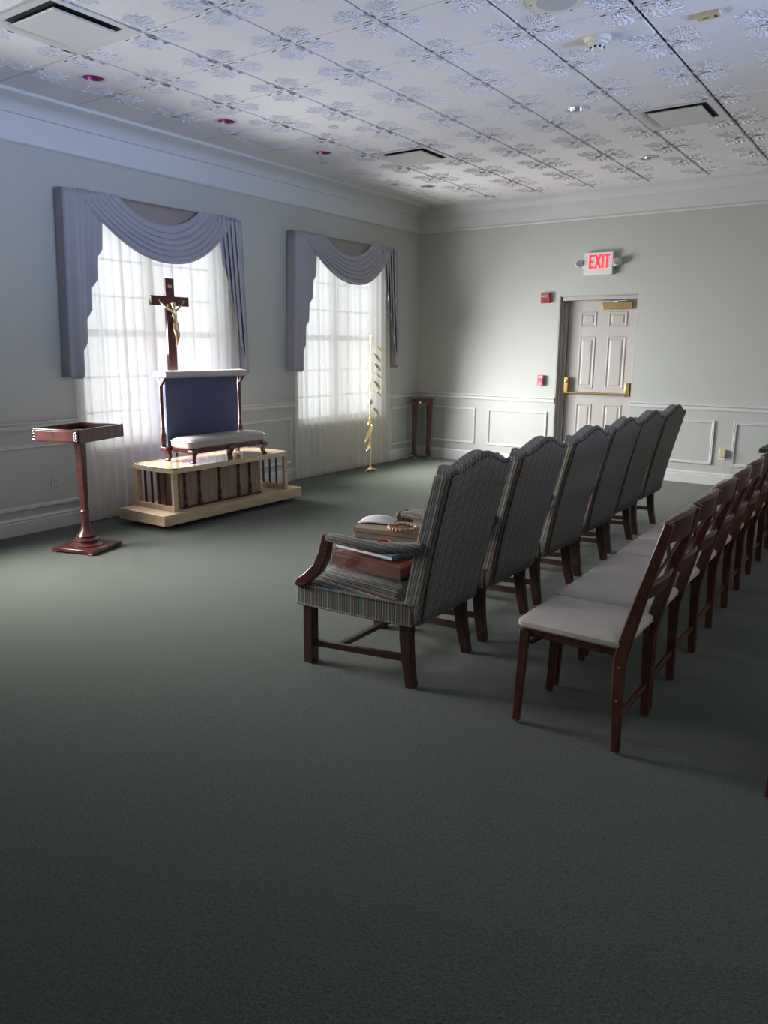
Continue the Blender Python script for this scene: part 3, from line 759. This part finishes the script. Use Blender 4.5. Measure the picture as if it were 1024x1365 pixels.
# ------------------------------------------------------------------ gold leaf stand before the far window
P = empty('leaf_stand', (.30,-1.505,0)); tag(P, 'slender gold stand with small leaf arms before the far sheers', 'stand')
MB().tube([(0,0,.02),(0,0,.80)], .0085, 10).obj('lower_pole', m_gold, P)
MB().tube([(0,0,.86),(0,0,1.585)], .0065, 10).tube([(0,.012*math.sin(a*PI/6),1.597-.012*math.cos(a*PI/6)) for a in range(13)], .002, 6).obj('upper_pole', m_gold, P)
MB().lathe([(0,-.035),(.012,-.033),(.024,-.018),(.028,0),(.024,.018),(.012,.033),(0,.035)],(0,0,.83),20).obj('knob', m_bronze, P)
b = MB(); b.lathe([(0,.075),(.009,.07),(.014,.045),(.028,.03),(.040,.022),(.040,.012),(0,.012)],(0,0,0),20)
for k in range(3):
    a = k*2*PI/3+.5; b.tube([(.02*math.cos(a),.02*math.sin(a),.03),(.06*math.cos(a),.06*math.sin(a),.022),(.095*math.cos(a),.095*math.sin(a),.007)],[.012,.009,.006],8)
b.obj('tripod_base', m_gold, P)
def leaf(zx0,zy0,zx1,zy1,wd,stem):
    y0 = (zx0-152)/6.5*.0150; z0 = 1.62-(zy0-85)/6.5*.00885; y1 = (zx1-152)/6.5*.0150; z1 = 1.62-(zy1-85)/6.5*.00885
    a = Vector((.03,y0,z0)); c = Vector((.06,y1,z1)); d_ = c-a; n = Vector((.55,0,0))+Vector((0,-d_.z,d_.y)).normalized()*.85; n.normalize()
    b = MB(); rings = []; up = d_.normalized().cross(n)
    for k in range(9):
        t = k/8; p = a+d_*t+up*.010*math.sin(t*PI); w_ = wd*math.sin(PI*(.06+.9*t))**.8
        rings.append([p-n*w_, p+up*.006, p+n*w_, p-up*.003])
    b.loft(rings)
    o = b.obj('leaf_arm', m_gold, P)
    MB().tube([(0,0,z0+.012 if stem else z0),(.015,y0*.5,z0+.01),tuple(a)], .0025, 6).obj('stem', m_gold, o)
for L_ in [(190,188,232,243,.012,1),(170,252,212,325,.018,0),(170,332,213,402,.018,0),(185,422,222,465,.012,1),(168,482,207,558,.018,0),(185,575,228,628,.012,1),(160,712,203,785,.018,0),(128,795,95,855,.015,0),(150,872,70,1000,.022,0),(130,1020,82,1083,.017,0)]: leaf(*L_)

# ------------------------------------------------------------------ dark plant stand in the corner
Q = empty('corner_stand', (.215,-.215,0), math.radians(42)); tag(Q, 'tall narrow dark wooden plant stand standing in the corner', 'plant stand')
MB().box((-.145,-.145,.790),(.145,.145,.812)).obj('table_top', m_mahogx, Q, .005)
MB().box((-.122,-.122,.725),(.122,.122,.790)).obj('apron', m_mahogx, Q, .003)
for sx in (-1,1):
    for sy in (-1,1):
        MB().beam([(sx*.098,sy*.098,.79),(sx*.098,sy*.098,.06),(sx*.100,sy*.100,.03)], [.040,.034,.030],[.040,.034,.030]).obj('leg', m_mahog, Q, .003)
        MB().box((sx*.100-.019,sy*.100-.019,0),(sx*.100+.019,sy*.100+.019,.03)).obj('foot', m_silver, Q, .004)
MB().lathe([(0,-.010),(.010,-.009),(.016,-.004),(.017,0)],(-.045,-.122,.757),20,'y').obj('rosette', m_silver, Q)

# ------------------------------------------------------------------ armchairs
def back_shape():
    """outline (y half width, z) of the serpentine back, z relative to local"""
    pass
def make_armchair():
    A = empty('armchair', (0,0,0))          # faces -x; x=0 is the front edge, origin on floor centre line
    # front legs
    for s in (-1,1):
        MB().box((.025,s*.285-.026,0),(.075,s*.285+.026,.30)).obj('leg', m_dkwood, A, .003)
    for s in (-1,1):
        MB().beam([(.560,s*.235,.32),(.562,s*.238,.22),(.574,s*.243,.12),(.598,s*.250,.0)], [.050,.048,.045,.040],[.056,.054,.050,.044]).obj('leg', m_dkwood, A, .004)
    for s in (-1,1):
        MB().beam([(.07,s*.283,.100),(.56,s*.245,.128)], .022, .030).obj('stretcher', m_dkwood, A, .002)
    MB().beam([(.20,-.272,.106),(.20,.272,.106)], .030,.022,(1,0,0)).obj('stretcher', m_dkwood, A, .002)
    # seat rail with bowed sides
    def ring(z,ins=0):
        return [(.0+ins,-.318+ins,z),(.0+ins,0,z),(.0+ins,.318-ins,z),(.30,.298-ins,z),(.60-ins,.268-ins,z),(.60-ins,-.268+ins,z),(.30,-.298+ins,z)]
    o = MB().loft([ring(.288,.012),ring(.292),ring(.382),ring(.386,.01)]).obj('seat_rail', m_sx, A, .004)
    pp = [(p[0],p[1],p[2]) for p in ring(.291,-.002)]; MB().tube(pp+[pp[0]], .0045, 6).obj('welt', m_sx, o)
    pp = [(p[0],p[1],p[2]) for p in ring(.384,-.002)]; MB().tube(pp+[pp[0]], .0045, 6).obj('welt', m_sx, o)
    # domed seat
    def seat(u,v):
        x = .006+.54*u; hw = .312-.045*u; yy = -hw+2*hw*v
        e_ = min(1,min(u*6,(1-u)*20))*1.0; s_ = min(1, min(v,1-v)*7)
        h = math.sin(min(e_,1)*PI/2)*math.sin(s_*PI/2)
        return (x, yy, .380+.075*h*(.72+.28*math.sin(v*PI))*(1-.18*u))
    MB().grid(seat, 20, 24).obj('seat_cushion', m_sy, A, angle=180)
    # back
    def axis(z): return .545+.03*max(0,(z-.29))/.73+.150*((max(0,z-.29))/.73)**1.25   # front-surface x
    def top(y):
        k = abs(y)/.285; return .985+.058*(math.cos(min(1,k*1.15)*PI)+1)/2 - (.0 if k < .9 else .03*(k-.9)/.1) + .012*math.exp(-((k-.88)/.12)**2)
    def thick(z): return .088-.018*(z-.29)/.73
    def hwid(z): return .262+.022*min(1,(z-.29)/.5)
    NZ, NY = 22, 22
    def surf(off, puff):
        def fn(u,v):
            yk = (2*v-1); zt = top(yk*.285); z = .290+(zt-.290)*u; y_ = yk*hwid(z)
            bul = puff*(1-abs(yk)**3)*math.sin(PI*min(1,max(0,u)))**.5
            return (axis(z)+off*thick(z)+bul, y_, z)
        return fn
    # padded body: closed loft around the outline
    b = MB()
    NU = 26
    fr_, bk_ = surf(0,-.022), surf(1.,.004)
    vs = []; idx = {}
    for i in range(NU+1):
        ringp = []
        for j in range(NY+1): ringp.append(fr_(i/NU,j/NY))
        for j in range(NY,-1,-1): ringp.append(bk_(i/NU,j/NY))
        vs.append(ringp)
    b.loft(vs)
    o = b.obj('backrest', m_sb, A, .010, angle=50)
    # dark rear panel is the same cloth, held by a row of nails
    def rp(u,v):
        yk = (2*v-1)*.93; zt = top(yk*.285)-.022; z = .315+(zt-.315)*u
        return (axis(z)+thick(z)+.0055, yk*hwid(z), z)
    MB().grid(rp, 20, 20).obj('rear_panel', m_sb, A, solid=.004, angle=180)
    b = MB()
    pts = []
    for k in range(46): u = k/45; p = rp(u,0); pts.append(p); p = rp(u,1); pts.append(p)
    for k in range(26): pts.append(rp(1,k/25))
    for p in pts: b.lathe([(0,.004),(.003,.003),(.0045,0)],(p[0]+.002,p[1],p[2]),6,'x')
    b.obj('nailheads', m_dkwood, A)
    # arms
    for s in (-1,1):
        pts = [(.175,s*.304,.632),(.25,s*.307,.634),(.36,s*.304,.626),(.48,s*.296,.626),(.60,s*.280,.640),(.655,s*.268,.655)]
        P_ = []
        wd = [.050,.054,.056,.056,.052,.048]; dp = [.034,.044,.050,.052,.050,.046]
        rings = []
        for (x,y_,z),w_,d_ in zip(pts,wd,dp):
            rings.append([(x,y_+w_/2*math.cos(a),z+d_/2*math.sin(a)) for a in [2*PI*k/14 for k in range(14)]])
        MB().loft(rings).obj('arm_pad', m_sa, A)
        # curved wooden arm support
        b = MB().beam([(.172,s*.303,.642),(.166,s*.303,.600),(.152,s*.303,.545),(.118,s*.304,.480),(.066,s*.310,.430),(.020,s*.308,.398),(.012,s*.308,.375)],
                      [.040,.040,.040,.040,.042,.044,.044],[.046,.046,.052,.054,.048,.046,.050])
        b.obj('arm_support', m_mahog, A, .004)
    return A
arm_y = [-6.08,-5.40,-4.70,-4.00,-3.30,-2.60]
arm_x = [3.425,3.42,3.41,3.385,3.345,3.325]
arm_lab = ['striped high-back armchair nearest the viewer, books piled on its seat','striped high-back armchair second from the viewer in the front row',
 'striped high-back armchair third from the viewer in the front row','striped high-back armchair fourth from the viewer in the front row',
 'striped high-back armchair second from the far end of its row','striped high-back armchair at the far end nearest the exit wall']
A0 = make_armchair(); chairs = [A0]+[copy_tree(A0) for _ in range(5)]
for c,x,y_,l in zip(chairs, arm_x, arm_y, arm_lab):
    c.location = (x,y_,0); tag(c, l, 'chair', 'striped armchairs in the front row')

# ------------------------------------------------------------------ things on the first armchair
sx0, sy0 = 3.425, -6.075
b_ = empty('plastic_case', (sx0+.29,sy0-.035,.452), math.radians(-4)); tag(b_, 'clear plastic case around an orange red album on armchair seat', 'plastic case')
bb = MB()
X_0,X_1,Y_0,Y_1,Z1 = -.215,.215,-.15,.15,.076
for a,c in (((X_0,Y_0,0),(X_1,Y_0+.002,Z1)),((X_0,Y_1-.002,0),(X_1,Y_1,Z1)),((X_0,Y_0,0),(X_0+.002,Y_1,Z1)),((X_1-.002,Y_0,0),(X_1,Y_1,Z1))): bb.box(a,c)
bb.obj('case_walls', m_clear, b_)
al_ = empty('album', (sx0+.29,sy0-.035,.456), math.radians(-4)); tag(al_, 'orange red album lying inside the clear plastic case', 'album')
MB().box((-.205,-.14,0),(.20,.14,.008)).box((-.205,-.14,.046),(.20,.14,.054)).box((.192,-.14,0),(.205,.14,.054)).box((-.205,-.14,0),(-.198,-.128,.05)).box((-.20,-.141,.0),(.2,-.13,.054)).obj('cover', m_orange, al_, .003)
MB().box((-.198,-.128,.008),(.192,.133,.046)).obj('pages', m_paper, al_)
def slab(name, x,y,z,w_,d_,h,rz,mt,label,cat,mp=None):
    e = empty(name, (x,y,z), math.radians(rz)); tag(e,label,cat)
    if mp:
        MB().box((-w_/2,-d_/2,0),(w_/2,d_/2,h*.22)).box((-w_/2,-d_/2,h*.78),(w_/2,d_/2,h)).box((w_/2-.003,-d_/2,0),(w_/2,d_/2,h)).obj('cover', mt, e, .001)
        MB().box((-w_/2+.003,-d_/2+.003,h*.22),(w_/2-.003,d_/2-.003,h*.78)).obj('pages', mp, e)
    else:
        MB().box((-w_/2,-d_/2,0),(w_/2,d_/2,h)).obj('sheet', mt, e, .001)
    return e
slab('magazine', sx0+.27,sy0-.02,.532,.36,.27,.022,-7,m_mag,'dark blue magazine lying on top of the clear case','magazine',m_paper)
slab('magazine.001', sx0+.23,sy0+.03,.5545,.30,.24,.016,9,m_mag,'thin printed magazine turned askew on the blue magazine','magazine',m_paper)
cu = empty('rose_candle_cup', (sx0+.335,sy0-.105,.5545)); tag(cu, 'small round rose coloured candle cup among the magazines', 'candle cup')
MB().lathe([(0,0),(.028,.001),(.036,.014),(.038,.030),(.034,.042),(.031,.042),(.033,.030),(.0,.026)],(0,0,0),24).obj('cup', m_rose, cu)
bx_ = empty('cardboard_box', (sx0+.27,sy0+.09,.5705), math.radians(8)); tag(bx_, 'flat brown cardboard box beneath the bead wreath on armchair', 'box')
MB().box((-.17,-.105,0),(.17,.105,.040)).obj('box_body', m_kraft, bx_, .002)
MB().box((-.175,-.11,.030),(.175,.11,.052)).obj('lid', m_kraft, bx_, .002)
wr = empty('bead_wreath', (sx0+.345,sy0+.045,.6235)); tag(wr, 'small ring of reddish wooden beads on the cardboard box', 'wreath')
MB().tube([(.066*math.cos(2*PI*k/32),.066*math.sin(2*PI*k/32),.011) for k in range(33)], .006, 8, False).obj('ring', m_kraft, wr)
for k in range(22):
    a = 2*PI*k/22; MB().lathe([(0,-.011),(.008,-.008),(.011,0),(.008,.008),(0,.011)],(.066*math.cos(a),.066*math.sin(a),.0112),10).obj('bead', m_bead, wr)
pp_ = empty('paper_pamphlet', (sx0+.165,sy0+.115,.6232), math.radians(18)); tag(pp_, 'white folded pamphlet lying on the cardboard box', 'pamphlet')
MB().grid(lambda u,v: (-.10+.17*u, -.06+.12*v, .002+.018*abs(math.sin(u*PI*1.0))*(.4+.6*v)+.004*v), 12, 6).obj('sheet', m_paper, pp_, solid=.0015, angle=180)

# ------------------------------------------------------------------ wooden folding chairs
def make_side():
    c = empty('folding_chair', (0,0,0))            # faces -x, x=0 front edge
    for s in (-1,1):
        MB().beam([(.030,s*.165,.398),(.022,s*.165,.25),(.010,s*.166,.010)], [.022]*3,[.040,.036,.030]).obj('leg', m_chairwood, c, .004)
        MB().tube([(.010,s*.166,0),(.010,s*.166,.011)], .009, 10).obj('glide', m_chrome, c)
        MB().beam([(.418,s*.180,.010),(.412,s*.180,.20),(.410,s*.180,.36),(.425,s*.180,.44),(.470,s*.180,.62),(.535,s*.180,.86),(.545,s*.180,.895)], [.024]*7,[.034,.040,.046,.048,.042,.034,.030]).obj('rear_post', m_chairwood, c, .005)
        MB().tube([(.418,s*.180,0),(.418,s*.180,.011)], .009, 10).obj('glide', m_chrome, c)
        MB().box((.02,s*.150-.011,.372),(.415,s*.150+.011,.412)).obj('side_rail', m_chairwood, c, .003)
        b = MB(); b.lathe([(0,s*.004),(.005,s*.003),(.006,0)],(.412,s*.192,.345),10,'y'); b.lathe([(0,s*.004),(.005,s*.003),(.006,0)],(.412,s*.192,.215),10,'y'); b.obj('bolt', m_chrome, c)
    MB().box((.016,-.16,.374),(.036,.16,.410)).obj('front_rail', m_chairwood, c, .003)
    MB().beam([(.05,-.15,.345),(.09,0,.36),(.05,.15,.345)], .014,.012,(1,0,0)).obj('folding_brace', m_dark, c)
    MB().beam([(.412,-.17,.14),(.412,.17,.14)], .018,.024,(1,0,0)).obj('stretcher', m_chairwood, c, .003)
    # padded seat: slightly wider at the front, domed
    def ring(ins,z):
        out = []
        x0,x1 = -.010+ins,.445-ins
        for cx,cy,a0 in ((x1-.05,.165-ins,0),(x0+.04,.188-ins-.03,PI/2),(x0+.04,-(.188-ins-.03),PI),(x1-.05,-(.165-ins),1.5*PI)):
            rr = .03
            for k in range(6): a = a0+PI/2*k/5; out.append((cx+rr*math.cos(a),cy+rr*math.sin(a),z))
        return out
    MB().loft([ring(.006,.412),ring(0,.420),ring(0,.436),ring(.012,.448),ring(.04,.457),ring(.09,.462)]).obj('seat_pad', m_seatvinyl, c)
    # curved crest rail and slat
    def crest(z0,z1,xb,name):
        b = MB(); rings = []
        for k in range(13):
            t = -1+k/6; y_ = t*.179; bow = .028*(1-t*t); hump = .018*(1-abs(t)**3)
            x = xb+bow; rings.append([(x-.010,y_,z0),(x+.010,y_,z0),(x+.024,y_,z1+hump*.6),(x+.016,y_,z1+hump+.006),(x+.002,y_,z1+hump)])
        b.loft(rings).obj(name, m_chairwood, c, .004)
    crest(.815,.895,.520,'crest_rail'); crest(.60,.645,.458,'back_slat')
    # x-shaped splat between
    b = MB()
    for s in (-1,1): b.beam([(.476,s*.12,.645),(.505,0,.73),(.528,-s*.12,.815)], .020,.012,(0,1,0))
    b.obj('cross_splat', m_chairwood, c, .002)
    return c
sd_lab = ['cream seat wooden folding chair nearest the viewer in the back row'] + ['cream seat wooden folding chair, %s in its row from the viewer'%w_ for w_ in
  ('second','third','fourth','fifth','sixth','seventh','eighth','ninth')] + ['cream seat wooden folding chair at the far end beside the dark table']
C0 = make_side(); sc = [C0]+[copy_tree(C0) for _ in range(9)]
for k,c in enumerate(sc):
    c.location = (4.530-.008*k, -6.190+.406*k, 0); c.rotation_euler.z = math.radians([0,1,-1,.6,-.5,.8,0,-.7,.5,0][k]); tag(c, sd_lab[k], 'chair', 'wooden folding chairs in the second row')
c = copy_tree(C0); c.location = (5.458,-6.20,0); tag(c, 'wooden folding chair whose front leg shows at right edge', 'chair')

# dark table beyond the row
t_ = empty('side_table', (5.22,-1.75,0)); tag(t_, 'dark green covered table behind the far end of the chairs', 'table')
MB().box((-.54,-.52,.665),(.54,.52,.70)).obj('table_top', m_greencloth, t_, .003)
for sx in (-1,1):
    for sy in (-1,1): MB().box((sx*.46-.022,sy*.44-.022,0),(sx*.46+.022,sy*.44+.022,.665)).obj('leg', m_dkwood, t_, .003)
